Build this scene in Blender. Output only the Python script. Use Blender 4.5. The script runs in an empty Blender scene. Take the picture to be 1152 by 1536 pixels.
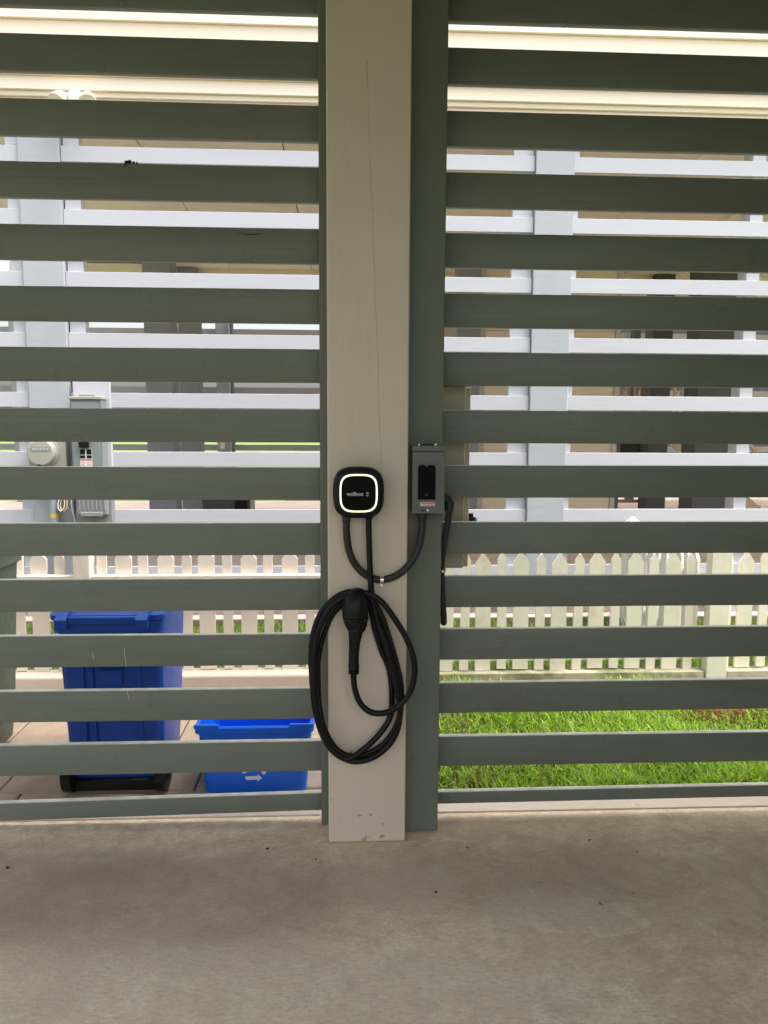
import bpy, bmesh, math, random
from mathutils import Vector, Matrix, noise as mnoise
random.seed(7)
C = bpy.context.scene.collection
SC = bpy.context.scene

# ------------------------------------------------------------------ camera, light, exposure
cam = bpy.data.objects.new('camera', bpy.data.cameras.new('camera')); C.objects.link(cam)
cd = cam.data; cd.sensor_fit = 'VERTICAL'; cd.sensor_height = 24.0; cd.sensor_width = 18.0
cd.lens = 24.0 * 1150 / 1536; cd.clip_start = 0.05; cd.clip_end = 2000
def set_cam(loc, yaw, pitch, roll):
    yaw, pitch, roll = map(math.radians, (yaw, pitch, roll))
    f = Vector((math.sin(yaw)*math.cos(pitch), math.cos(yaw)*math.cos(pitch), math.sin(pitch)))
    r = Vector((math.cos(yaw), -math.sin(yaw), 0)); d = f.cross(r)
    r2 = r*math.cos(roll) + d*math.sin(roll); d2 = -r*math.sin(roll) + d*math.cos(roll)
    m = Matrix((r2, -d2, -f)).transposed().to_4x4(); m.translation = Vector(loc)
    cam.matrix_world = m
set_cam((0, -2.55, 1.467), 2.8147, -6.5886, -0.2875)
SC.camera = cam

SUN_EL, SUN_AZ = 62, 108         # azimuth clockwise from +Y
w = bpy.data.worlds.new('World'); SC.world = w; w.use_nodes = True
nt = w.node_tree; nt.nodes.clear()
sky = nt.nodes.new('ShaderNodeTexSky'); sky.sky_type = 'NISHITA'; sky.sun_disc = False
sky.sun_elevation = math.radians(SUN_EL); sky.sun_rotation = math.radians(SUN_AZ)
sky.air_density = 1.2; sky.dust_density = 6.0; sky.ozone_density = 1.0
hs = nt.nodes.new('ShaderNodeHueSaturation'); hs.inputs['Saturation'].default_value = 0.42
bg = nt.nodes.new('ShaderNodeBackground'); bg.inputs[1].default_value = 0.15
wo = nt.nodes.new('ShaderNodeOutputWorld')
nt.links.new(sky.outputs[0], hs.inputs['Color']); nt.links.new(hs.outputs[0], bg.inputs[0]); nt.links.new(bg.outputs[0], wo.inputs[0])
sl = bpy.data.lights.new('sun', 'SUN'); sl.energy = 0.65; sl.angle = math.radians(30); sl.color = (1.0, 0.95, 0.88)
sun = bpy.data.objects.new('sun', sl); C.objects.link(sun); sun.location = (0, 0, 30)
az, el = math.radians(SUN_AZ), math.radians(SUN_EL)
sun.rotation_euler = Vector((math.sin(az)*math.cos(el), math.cos(az)*math.cos(el), math.sin(el))).to_track_quat('Z', 'Y').to_euler()
SC.view_settings.view_transform = 'Standard'; SC.view_settings.look = 'None'
SC.view_settings.gamma = 1.0; SC.view_settings.use_curve_mapping = False
SC.view_settings.exposure = 1.52
SC.render.engine = 'CYCLES'
SC.cycles.use_denoising = True
try: SC.cycles.denoiser = 'OPENIMAGEDENOISE'
except Exception: pass
SC.cycles.max_bounces = 10; SC.cycles.diffuse_bounces = 6; SC.cycles.glossy_bounces = 3
SC.cycles.sample_clamp_indirect = 6.0

# ------------------------------------------------------------------ materials
def mat(name, col, rough=0.55, var=0.10, scale=4.0, stretch=(1, 1, 1), bump=0.0, bscale=60.0, bstretch=(1, 1, 1),
        dirt=None, dirt_amt=0.0, dirt_scale=3.0, dirt_lo=0.5, dirt_hi=0.75, metal=0.0, spec=0.5, emit=None, emit_s=0.0, rnd=True,
        speck=None, speck_scale=120.0, speck_t=0.3, fine=0.0):
    m = bpy.data.materials.new(name); m.use_nodes = True
    t = m.node_tree; n = t.nodes; L = t.links
    b = n['Principled BSDF']
    b.inputs['Roughness'].default_value = rough; b.inputs['Metallic'].default_value = metal
    b.inputs['Specular IOR Level'].default_value = spec
    tc = n.new('ShaderNodeTexCoord')
    src = tc.outputs['Object']
    if rnd:
        oi = n.new('ShaderNodeObjectInfo'); mu = n.new('ShaderNodeMath'); mu.operation = 'MULTIPLY'; mu.inputs[1].default_value = 37.0
        L.new(oi.outputs['Random'], mu.inputs[0])
        ad = n.new('ShaderNodeVectorMath'); ad.operation = 'ADD'
        L.new(src, ad.inputs[0]); L.new(mu.outputs[0], ad.inputs[1]); src = ad.outputs[0]
    def nz(sc, st=(1, 1, 1), detail=6.0, rg=0.6):
        mp = n.new('ShaderNodeMapping'); mp.inputs['Scale'].default_value = st; L.new(src, mp.inputs[0])
        x = n.new('ShaderNodeTexNoise'); x.inputs['Scale'].default_value = sc; x.inputs['Detail'].default_value = detail
        x.inputs['Roughness'].default_value = rg; L.new(mp.outputs[0], x.inputs['Vector']); return x.outputs[0]
    def ramp(x, lo, hi, a, b_):
        r = n.new('ShaderNodeMapRange'); r.inputs[1].default_value = lo; r.inputs[2].default_value = hi
        r.inputs[3].default_value = a; r.inputs[4].default_value = b_; L.new(x, r.inputs[0]); return r.outputs[0]
    def mix(fac, a, b_, mode='MIX'):
        x = n.new('ShaderNodeMix'); x.data_type = 'RGBA'; x.blend_type = mode
        if isinstance(fac, float): x.inputs[0].default_value = fac
        else: L.new(fac, x.inputs[0])
        for v, k in ((a, 6), (b_, 7)):
            if isinstance(v, tuple): x.inputs[k].default_value = (*v, 1)
            else: L.new(v, x.inputs[k])
        return x.outputs[2]
    base = mix(ramp(nz(scale, stretch), 0.3, 0.7, 0.0, 1.0), tuple(c*(1-var) for c in col), tuple(min(1, c*(1+var)) for c in col))
    if fine:
        base = mix(ramp(nz(bscale*1.7, bstretch, 3.0), 0.35, 0.65, 0.0, fine), base, tuple(c*0.45 for c in col))
    if dirt is not None:
        base = mix(ramp(nz(dirt_scale, (1, 1, 1), 9.0, 0.65), dirt_lo, dirt_hi, 0.0, dirt_amt), base, dirt)
    if speck is not None:
        base = mix(ramp(nz(speck_scale, (1, 1, 1), 2.0), speck_t, speck_t-0.04, 0.0, 0.8), base, speck)
    L.new(base, b.inputs['Base Color'])
    if rough > 0.15 and rough < 0.95:
        L.new(ramp(nz(scale*3), 0.3, 0.7, max(0.05, rough-0.08), min(1, rough+0.08)), b.inputs['Roughness'])
    if bump:
        bp = n.new('ShaderNodeBump'); bp.inputs['Strength'].default_value = bump; bp.inputs['Distance'].default_value = 0.004
        L.new(nz(bscale, bstretch, 8.0), bp.inputs['Height']); L.new(bp.outputs[0], b.inputs['Normal'])
    if emit is not None:
        b.inputs['Emission Color'].default_value = (*emit, 1); b.inputs['Emission Strength'].default_value = emit_s
    return m

M = {}
M['sage'] = mat('sage_paint', (0.168, 0.184, 0.147), 0.33, 0.12, 2.5, (0.35, 1, 2), 0.40, 26, (0.06, 1, 2.2), dirt=(0.10, 0.10, 0.08), dirt_amt=0.30, dirt_scale=5, dirt_lo=0.54, dirt_hi=0.8, spec=0.30, fine=0.10)
M['sage_stile'] = mat('sage_paint_stile', (0.150, 0.170, 0.130), 0.42, 0.07, 3, (2, 1, 0.3), 0.18, 30, (1.6, 1, 0.1), dirt=(0.05, 0.05, 0.045), dirt_amt=0.45, dirt_scale=9, dirt_lo=0.66, dirt_hi=0.76, spec=0.25, fine=0.06)
def lit_tops(m, col, amt):
    # lit up-facing edges of the boards, the light painted in as paler colour
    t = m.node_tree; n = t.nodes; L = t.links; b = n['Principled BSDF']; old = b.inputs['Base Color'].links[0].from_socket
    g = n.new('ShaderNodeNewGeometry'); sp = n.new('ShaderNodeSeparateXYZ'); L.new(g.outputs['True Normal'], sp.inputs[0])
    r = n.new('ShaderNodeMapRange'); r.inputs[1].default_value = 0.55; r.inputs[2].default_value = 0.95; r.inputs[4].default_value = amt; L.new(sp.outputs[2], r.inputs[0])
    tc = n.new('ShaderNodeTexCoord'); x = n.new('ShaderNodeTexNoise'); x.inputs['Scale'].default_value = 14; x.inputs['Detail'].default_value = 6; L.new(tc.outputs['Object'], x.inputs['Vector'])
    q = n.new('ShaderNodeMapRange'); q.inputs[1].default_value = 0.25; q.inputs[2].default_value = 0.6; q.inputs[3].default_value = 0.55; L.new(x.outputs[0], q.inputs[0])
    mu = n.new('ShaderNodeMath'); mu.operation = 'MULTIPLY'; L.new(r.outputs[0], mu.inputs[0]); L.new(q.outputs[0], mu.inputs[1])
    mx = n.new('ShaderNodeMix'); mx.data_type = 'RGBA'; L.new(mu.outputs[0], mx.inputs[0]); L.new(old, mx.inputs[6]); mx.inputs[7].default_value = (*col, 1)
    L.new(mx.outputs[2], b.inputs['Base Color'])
lit_tops(M['sage'], (0.66, 0.67, 0.57), 1.0)
M['white_slat'] = mat('white_slat_paint', (0.56, 0.56, 0.62), 0.5, 0.03, 3, (0.3, 1, 2), 0.25, 22, (0.1, 1, 1.7), fine=0.02)
M['grey_post'] = mat('grey_post_paint', (0.44, 0.46, 0.50), 0.5, 0.05, 4, (1, 1, 0.5), 0.35, 24, (0.25, 1, 2.0), fine=0.03)
M['cream'] = mat('cream_siding', (0.90, 0.765, 0.645), 0.5, 0.03, 2, (0.2, 1, 1), 0.1, 30, (0.1, 1, 1))
M['tan_ceiling'] = mat('tan_ceiling_paint', (0.87, 0.79, 0.66), 0.6, 0.06, 0.8, (1, 1, 1), 0.1, 10, dirt=(0.5, 0.4, 0.3), dirt_amt=0.3, dirt_scale=1.3)
M['tan_wall'] = mat('tan_wall_paint', (0.72, 0.63, 0.50), 0.6, 0.05, 2)
M['groove'] = mat('dark_gap', (0.12, 0.10, 0.08), 0.9, 0.1, 5)
M['picket_left'] = mat('beige_picket_paint', (0.76, 0.68, 0.59), 0.55, 0.06, 5, (1, 1, 0.5), 0.3, 40, (1.5, 1, 0.2), dirt=(0.4, 0.33, 0.25), dirt_amt=0.25, dirt_scale=6)
M['picket_right'] = mat('cream_picket_paint', (0.80, 0.745, 0.63), 0.5, 0.07, 5, (1, 1, 0.5), 0.3, 40, (1.5, 1, 0.2), dirt=(0.32, 0.30, 0.18), dirt_amt=0.35, dirt_scale=7, dirt_lo=0.55)
M['picket_white'] = mat('white_picket_paint', (0.82, 0.78, 0.70), 0.5, 0.04, 5, (1, 1, 0.5), 0.2, 40)
M['timber'] = mat('mossy_edging', (0.50, 0.44, 0.33), 0.8, 0.12, 4, (0.5, 1, 1), 0.6, 50, dirt=(0.10, 0.13, 0.02), dirt_amt=0.8, dirt_scale=3.5, dirt_lo=0.46, dirt_hi=0.62)
M['kerb'] = mat('concrete_kerb', (0.55, 0.47, 0.39), 0.85, 0.08, 5, (0.4, 1, 1), 0.5, 60, dirt=(0.22, 0.16, 0.11), dirt_amt=0.5, dirt_scale=14, dirt_lo=0.6, dirt_hi=0.75, speck=(0.1, 0.08, 0.06), speck_scale=90, speck_t=0.27)
M['paver'] = mat('concrete_paver', (0.38, 0.29, 0.215), 0.85, 0.14, 6, (1, 1, 1), 0.8, 70, dirt=(0.24, 0.18, 0.13), dirt_amt=0.5, dirt_scale=9, dirt_lo=0.5, dirt_hi=0.75, fine=0.25)
M['pink_slab'] = mat('pink_concrete', (0.66, 0.53, 0.45), 0.85, 0.10, 1.2, (1, 1, 1), 0.3, 40, dirt=(0.35, 0.26, 0.2), dirt_amt=0.5, dirt_scale=2.2)
M['slab_edge'] = mat('stained_slab_edge', (0.20, 0.15, 0.11), 0.9, 0.2, 5, (0.5, 1, 1), 0.6, 40)
M['soil'] = mat('soil', (0.09, 0.07, 0.04), 0.95, 0.3, 10, (1, 1, 1), 0.8, 40)
M['far_grass'] = mat('far_lawn', (0.16, 0.25, 0.045), 0.9, 0.25, 1.5, (1, 1, 1), 0.6, 20, rnd=False)
M['asphalt'] = mat('asphalt', (0.07, 0.07, 0.07), 0.9, 0.1, 3)
M['driveway'] = mat('pale_driveway', (0.55, 0.50, 0.45), 0.9, 0.1, 1)
M['black'] = mat('black_plastic', (0.008, 0.008, 0.009), 0.42, 0.1, 20, spec=0.22, bump=0.05, bscale=300)
M['rubber'] = mat('black_rubber', (0.007, 0.007, 0.007), 0.36, 0.15, 30, spec=0.22)
M['gloss_black'] = mat('glossy_black_face', (0.004, 0.004, 0.005), 0.22, 0.0, 5, spec=0.2)
M['conduit'] = mat('dark_grey_conduit', (0.026, 0.028, 0.027), 0.42, 0.15, 30, spec=0.3)
M['grey_metal'] = mat('grey_enclosure', (0.125, 0.13, 0.12), 0.45, 0.06, 10, bump=0.05, bscale=200)
M['meter_tan'] = mat('tan_grey_meter_box', (0.40, 0.39, 0.345), 0.45, 0.05, 6)
M['panel_grey'] = mat('grey_panel', (0.24, 0.265, 0.27), 0.4, 0.05, 6)
M['light_grey'] = mat('light_grey_plastic', (0.27, 0.275, 0.285), 0.5, 0.05, 8)
M['pvc'] = mat('pvc_conduit', (0.34, 0.39, 0.45), 0.4, 0.04, 8)
M['chrome'] = mat('bright_metal', (0.75, 0.74, 0.70), 0.25, 0.05, 10, metal=1.0)
M['ring'] = mat('lit_ring', (0.9, 0.9, 0.75), 0.4, 0.0, 5, emit=(1.0, 0.95, 0.62), emit_s=0.42)
M['matte_black'] = mat('matte_black', (0.004, 0.004, 0.005), 0.6, 0.0, 5, spec=0.08)
M['print'] = mat('grey_print', (0.45, 0.46, 0.48), 0.4, 0.0, 5)
M['white_print'] = mat('white_print', (0.8, 0.8, 0.82), 0.5, 0.0, 5)
M['orange_print'] = mat('orange_print', (0.62, 0.20, 0.08), 0.5, 0.0, 5)
M['red_print'] = mat('red_print', (0.62, 0.08, 0.06), 0.5, 0.0, 5)
M['yellow'] = mat('yellow_tape', (0.72, 0.55, 0.12), 0.5, 0.05, 5)
M['blue'] = mat('blue_plastic', (0.003, 0.058, 0.34), 0.42, 0.08, 8, bump=0.06, bscale=90, dirt=(0.03, 0.08, 0.34), dirt_amt=0.25, dirt_scale=12)
M['bright_blue'] = mat('bright_blue_plastic', (0.003, 0.135, 0.76), 0.40, 0.06, 8, bump=0.06, bscale=90, dirt=(0.03, 0.11, 0.5), dirt_amt=0.25, dirt_scale=12)
M['green_bin'] = mat('dark_green_plastic', (0.06, 0.085, 0.065), 0.5, 0.08, 8)
M['far_grey'] = mat('grey_post_far', (0.25, 0.265, 0.30), 0.6, 0.06, 3)
M['far_light'] = mat('pale_grey_trim', (0.50, 0.48, 0.46), 0.6, 0.06, 3)
M['charcoal'] = mat('charcoal_paint', (0.085, 0.088, 0.098), 0.6, 0.08, 3)
M['far_slat'] = mat('grey_far_slat', (0.24, 0.235, 0.25), 0.6, 0.05, 3)
M['stair_wood'] = mat('tan_stair_wood', (0.64, 0.51, 0.37), 0.6, 0.10, 8)
M['ivory'] = mat('ivory_plastic', (0.80, 0.72, 0.56), 0.4, 0.03, 5)
M['tanbox'] = mat('tan_box_paint', (0.34, 0.31, 0.21), 0.5, 0.05, 6)
M['tanbox_side'] = mat('tan_box_edge', (0.42, 0.38, 0.27), 0.5, 0.05, 6)
M['clump'] = mat('dark_clump', (0.03, 0.022, 0.018), 0.9, 0.3, 60)
M['thread'] = mat('pale_thread', (0.62, 0.61, 0.52), 0.6, 0.1, 60)
M['ceiling_white'] = mat('carport_ceiling', (0.40, 0.385, 0.35), 0.7, 0.03, 2)
M['house_wall'] = mat('house_wall', (0.55, 0.52, 0.46), 0.7, 0.05, 2)

def post_material():
    m = mat('beige_post_paint', (0.62, 0.525, 0.415), 0.42, 0.05, 2.2, (1, 1, 0.35), 0.40, 28, (1.5, 1, 0.2))
    t = m.node_tree; n = t.nodes; L = t.links; b = n['Principled BSDF']
    old = b.inputs['Base Color'].links[0].from_socket
    tc = n.new('ShaderNodeTexCoord'); sp = n.new('ShaderNodeSeparateXYZ'); L.new(tc.outputs['Object'], sp.inputs[0])
    def math_(op, a, c):
        x = n.new('ShaderNodeMath'); x.operation = op
        for v, k in ((a, 0), (c, 1)):
            if isinstance(v, (int, float)): x.inputs[k].default_value = v
            else: L.new(v, x.inputs[k])
        return x.outputs[0]
    # a hairline check wandering down the board: x0(z) + wobble
    mp = n.new('ShaderNodeMapping'); mp.inputs['Scale'].default_value = (0, 0, 5); L.new(tc.outputs['Object'], mp.inputs[0])
    nz = n.new('ShaderNodeTexNoise'); nz.inputs['Scale'].default_value = 1.0; nz.inputs['Detail'].default_value = 8; L.new(mp.outputs[0], nz.inputs['Vector'])
    wob = math_('MULTIPLY', math_('SUBTRACT', nz.outputs[0], 0.5), 0.018)
    x0 = math_('ADD', math_('ADD', math_('MULTIPLY', math_('SUBTRACT', 2.62, sp.outputs[2]), 0.040), 0.064), wob)
    d = math_('ABSOLUTE', math_('SUBTRACT', sp.outputs[0], x0), 0)
    mp2 = n.new('ShaderNodeMapping'); mp2.inputs['Scale'].default_value = (0, 0, 9); mp2.inputs['Location'].default_value = (0, 0, 3.3); L.new(tc.outputs['Object'], mp2.inputs[0])
    n2 = n.new('ShaderNodeTexNoise'); n2.inputs['Scale'].default_value = 1.0; n2.inputs['Detail'].default_value = 5; L.new(mp2.outputs[0], n2.inputs['Vector'])
    wd = math_('MULTIPLY', math_('MAXIMUM', math_('SUBTRACT', n2.outputs[0], 0.36), 0.0), 0.006)
    line = math_('LESS_THAN', d, wd)
    zr = math_('MULTIPLY', math_('LESS_THAN', sp.outputs[2], 2.6), math_('GREATER_THAN', sp.outputs[2], 1.25))
    fr = math_('LESS_THAN', sp.outputs[1], 0.01)
    line = math_('MULTIPLY', math_('MULTIPLY', line, zr), fr)
    # chipped paint: small patches, mostly near the foot
    n3 = n.new('ShaderNodeTexNoise'); n3.inputs['Scale'].default_value = 26; n3.inputs['Detail'].default_value = 6; L.new(tc.outputs['Object'], n3.inputs['Vector'])
    foot = n.new('ShaderNodeMapRange'); foot.inputs[1].default_value = 0.02; foot.inputs[2].default_value = 0.5; foot.inputs[3].default_value = 0.63; foot.inputs[4].default_value = 0.74; L.new(sp.outputs[2], foot.inputs[0])
    chip = math_('GREATER_THAN', n3.outputs[0], foot.outputs[0])
    mx = n.new('ShaderNodeMix'); mx.data_type = 'RGBA'; L.new(chip, mx.inputs[0]); L.new(old, mx.inputs[6]); mx.inputs[7].default_value = (0.40, 0.30, 0.19, 1)
    m2 = n.new('ShaderNodeMix'); m2.data_type = 'RGBA'; L.new(math_('MULTIPLY', line, 0.40), m2.inputs[0]); L.new(mx.outputs[2], m2.inputs[6]); m2.inputs[7].default_value = (0.16, 0.13, 0.10, 1)
    L.new(m2.outputs[2], b.inputs['Base Color'])
    bp = n.new('ShaderNodeBump'); bp.inputs['Strength'].default_value = 0.6; bp.inputs['Distance'].default_value = 0.002; bp.invert = True
    L.new(math_('ADD', line, chip), bp.inputs['Height'])
    prev = b.inputs['Normal'].links[0].from_node
    L.new(prev.outputs[0], bp.inputs['Normal']); L.new(bp.outputs[0], b.inputs['Normal'])
    return m
M['post'] = post_material()

def floor_material():
    m = bpy.data.materials.new('worn_concrete'); m.use_nodes = True
    t = m.node_tree; n = t.nodes; L = t.links; b = n['Principled BSDF']
    tc = n.new('ShaderNodeTexCoord'); src = tc.outputs['Object']
    def nz(sc, detail=8.0, rg=0.6, st=(1, 1, 1), dist=0.0):
        mp = n.new('ShaderNodeMapping'); mp.inputs['Scale'].default_value = st; L.new(src, mp.inputs[0])
        x = n.new('ShaderNodeTexNoise'); x.inputs['Scale'].default_value = sc; x.inputs['Detail'].default_value = detail
        x.inputs['Roughness'].default_value = rg; x.inputs['Distortion'].default_value = dist; L.new(mp.outputs[0], x.inputs['Vector']); return x.outputs[0]
    def ramp(x, lo, hi, a=0.0, b_=1.0):
        r = n.new('ShaderNodeMapRange'); r.inputs[1].default_value = lo; r.inputs[2].default_value = hi
        r.inputs[3].default_value = a; r.inputs[4].default_value = b_; L.new(x, r.inputs[0]); return r.outputs[0]
    def mix(fac, a, b_, mode='MIX'):
        x = n.new('ShaderNodeMix'); x.data_type = 'RGBA'; x.blend_type = mode; L.new(fac, x.inputs[0])
        for v, k in ((a, 6), (b_, 7)):
            if isinstance(v, tuple): x.inputs[k].default_value = (*v, 1)
            else: L.new(v, x.inputs[k])
        return x.outputs[2]
    c = mix(ramp(nz(1.3, 5, 0.6, dist=0.6), 0.35, 0.65), (0.715, 0.567, 0.404), (0.853, 0.697, 0.512))
    c = mix(ramp(nz(3.1, 10, 0.7, dist=1.2), 0.48, 0.64, 0, 0.75), c, (0.537, 0.418, 0.289))
    c = mix(ramp(nz(5.0, 12, 0.72, (1, 1.6, 1), 1.5), 0.52, 0.62, 0, 0.6), c, (0.920, 0.847, 0.645))
    c = mix(ramp(nz(14, 10, 0.7), 0.47, 0.68, 0, 0.7), c, (0.516, 0.390, 0.264))
    c = mix(ramp(nz(110, 6, 0.75), 0.42, 0.62, 0, 0.38), c, (0.477, 0.372, 0.264))
    c = mix(ramp(nz(210, 2, 0.5), 0.68, 0.74, 0, 0.7), c, (0.793, 0.693, 0.535))
    c = mix(ramp(nz(70, 2, 0.5), 0.72, 0.76, 0, 0.7), c, (0.191, 0.142, 0.097))
    def shade_light_patch(cx, cy, rx, ry, col, amt, nsc=2.2, warp=0.9):  # blotches: darker ones paint in soft shade by the screens, paler ones light
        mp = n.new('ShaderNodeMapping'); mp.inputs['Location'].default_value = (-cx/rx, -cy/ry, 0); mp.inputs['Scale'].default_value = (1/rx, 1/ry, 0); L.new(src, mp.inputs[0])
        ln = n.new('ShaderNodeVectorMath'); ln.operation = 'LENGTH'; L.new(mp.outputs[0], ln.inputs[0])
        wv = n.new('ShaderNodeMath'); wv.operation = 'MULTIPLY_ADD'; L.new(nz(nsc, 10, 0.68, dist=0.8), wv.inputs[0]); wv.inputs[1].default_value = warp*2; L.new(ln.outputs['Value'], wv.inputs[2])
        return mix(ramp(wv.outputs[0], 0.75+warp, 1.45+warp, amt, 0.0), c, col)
    c = shade_light_patch(-0.55, -0.30, 0.62, 0.24, (0.300, 0.228, 0.162), 0.55)
    c = shade_light_patch(-1.25, -0.20, 0.55, 0.20, (0.310, 0.238, 0.171), 0.5, 2.6)
    c = shade_light_patch(0.50, -0.22, 0.50, 0.17, (0.310, 0.242, 0.171), 0.5, 3.0)
    c = shade_light_patch(1.15, -0.30, 0.50, 0.26, (0.340, 0.272, 0.194), 0.35, 2.4)
    c = shade_light_patch(0.62, -0.42, 0.22, 0.10, (0.660, 0.601, 0.486), 0.30, 6.5, 1.6)
    c = shade_light_patch(-0.30, -0.72, 0.90, 0.20, (0.700, 0.621, 0.495), 0.45, 2.0)
    c = shade_light_patch(0.15, -0.25, 0.16, 0.14, (0.580, 0.485, 0.369), 0.5, 6.0)
    c = mix(ramp(nz(38, 8, 0.8, (1, 3, 1)), 0.46, 0.68, 0, 0.5), c, (0.300, 0.242, 0.180))
    # rubbed arcs of a tyre or a pot: thin dark curves where a warped noise crosses a level
    k = nz(1.7, 2, 0.4, dist=0.3)
    ab = n.new('ShaderNodeMath'); ab.operation = 'SUBTRACT'; L.new(k, ab.inputs[0]); ab.inputs[1].default_value = 0.53
    a2 = n.new('ShaderNodeMath'); a2.operation = 'ABSOLUTE'; L.new(ab.outputs[0], a2.inputs[0])
    ml = n.new('ShaderNodeMath'); ml.operation = 'MULTIPLY'; L.new(ramp(a2.outputs[0], 0.0, 0.004, 0.22, 0.0), ml.inputs[0]); L.new(ramp(nz(2.4), 0.5, 0.6), ml.inputs[1])
    c = mix(ml.outputs[0], c, (0.274, 0.206, 0.142))
    L.new(c, b.inputs['Base Color'])
    L.new(ramp(nz(4), 0.3, 0.7, 0.55, 0.78), b.inputs['Roughness'])
    bp = n.new('ShaderNodeBump'); bp.inputs['Strength'].default_value = 0.7; bp.inputs['Distance'].default_value = 0.003
    L.new(nz(75, 10, 0.8), bp.inputs['Height']); L.new(bp.outputs[0], b.inputs['Normal'])
    return m
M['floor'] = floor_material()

def grass_material(name):
    m = bpy.data.materials.new(name); m.use_nodes = True
    t = m.node_tree; n = t.nodes; L = t.links
    b = n['Principled BSDF']; b.inputs['Roughness'].default_value = 0.45; b.inputs['Specular IOR Level'].default_value = 0.4
    at = n.new('ShaderNodeAttribute'); at.attribute_name = 'col'
    L.new(at.outputs['Color'], b.inputs['Base Color'])
    tr = n.new('ShaderNodeBsdfTranslucent'); L.new(at.outputs['Color'], tr.inputs[0])
    mx = n.new('ShaderNodeMixShader'); mx.inputs[0].default_value = 0.5
    L.new(b.outputs[0], mx.inputs[1]); L.new(tr.outputs[0], mx.inputs[2]); L.new(mx.outputs[0], n['Material Output'].inputs[0])
    return m
M['grass'] = grass_material('grass_blades')

# ------------------------------------------------------------------ mesh helpers
class MB:
    def __init__(self): self.b = bmesh.new()
    def box(self, x0, x1, y0, y1, z0, z1, bev=0.0, seg=1):
        b = self.b
        v = [b.verts.new(p) for p in ((x0,y0,z0),(x1,y0,z0),(x1,y1,z0),(x0,y1,z0),(x0,y0,z1),(x1,y0,z1),(x1,y1,z1),(x0,y1,z1))]
        f = [b.faces.new([v[i] for i in q]) for q in ((3,2,1,0),(4,5,6,7),(0,1,5,4),(1,2,6,5),(2,3,7,6),(3,0,4,7))]
        if bev:
            bmesh.ops.bevel(b, geom=list({e for q in f for e in q.edges}), offset=bev, segments=seg, profile=0.5, affect='EDGES')
        return self
    def prism(self, pts, axis, a0, a1):
        """closed outline pts (2-D) extruded along axis 'x','y' or 'z'"""
        b = self.b
        def P(u, v_, a): return {'x': (a, u, v_), 'y': (u, a, v_), 'z': (u, v_, a)}[axis]
        A = [b.verts.new(P(u, v_, a0)) for u, v_ in pts]; B = [b.verts.new(P(u, v_, a1)) for u, v_ in pts]
        fs = [b.faces.new(A), b.faces.new(B[::-1])]
        for i in range(len(pts)):
            j = (i+1) % len(pts); fs.append(b.faces.new((A[i], B[i], B[j], A[j])))
        bmesh.ops.recalc_face_normals(b, faces=fs)
        return self
    def loft(self, rings, cap0=True, cap1=True):
        b = self.b; R = [[b.verts.new(p) for p in r] for r in rings]; k = len(rings[0]); fs = []
        for a, c in zip(R, R[1:]):
            for i in range(k):
                j = (i+1) % k; fs.append(b.faces.new((a[i], a[j], c[j], c[i])))
        if cap0: fs.append(b.faces.new(R[0][::-1]))
        if cap1: fs.append(b.faces.new(R[-1]))
        bmesh.ops.recalc_face_normals(b, faces=fs)
        return self
    def tube(self, pts, r, n=10, smooth=True, sub=6):
        P = catmull(pts, sub) if smooth and len(pts) > 2 else [Vector(p) for p in pts]
        m = len(P); rs = []
        up = None
        for i, p in enumerate(P):
            t = (P[min(i+1, m-1)] - P[max(i-1, 0)]).normalized()
            if up is None:
                up = t.orthogonal().normalized()
            up = (up - t*up.dot(t)).normalized(); s = t.cross(up)
            rad = r if not callable(r) else r(i/(m-1))
            rs.append([p + up*math.cos(a)*rad + s*math.sin(a)*rad for a in (2*math.pi*k/n for k in range(n))])
        return self.loft(rs)
    def cyl(self, a, b_, r0, r1=None, n=16):
        a, b_ = Vector(a), Vector(b_); r1 = r0 if r1 is None else r1
        t = (b_-a).normalized(); u = t.orthogonal().normalized(); s = t.cross(u)
        an = [2*math.pi*k/n for k in range(n)]
        return self.loft([[a+(u*math.cos(q)+s*math.sin(q))*r0 for q in an], [b_+(u*math.cos(q)+s*math.sin(q))*r1 for q in an]])
    def lathe(self, o, d, prof, n=24):
        """profile [(distance along d, radius)]"""
        o, t = Vector(o), Vector(d).normalized(); u = t.orthogonal().normalized(); s = t.cross(u)
        return self.loft([[o+t*h+(u*math.cos(q)+s*math.sin(q))*max(r, 1e-4) for q in (2*math.pi*k/n for k in range(n))] for h, r in prof])
    def mesh(self, name, off=(0, 0, 0), smooth=False):
        me = bpy.data.meshes.new(name)
        bmesh.ops.translate(self.b, verts=self.b.verts, vec=-Vector(off))
        self.b.to_mesh(me); self.b.free()
        if smooth:
            for p in me.polygons: p.use_smooth = True
            try: me.set_sharp_from_angle(angle=math.radians(38))
            except Exception: pass
        return me

def catmull(pts, sub):
    p = [Vector(q) for q in pts]; p = [2*p[0]-p[1]] + p + [2*p[-1]-p[-2]]; out = []
    for i in range(1, len(p)-2):
        a, b, c, d = p[i-1:i+3]
        for k in range(sub):
            t = k/sub
            out.append(0.5*((2*b)+(c-a)*t+(2*a-5*b+4*c-d)*t*t+(3*b-a-3*c+d)*t**3))
    out.append(p[-2]); return out

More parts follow.
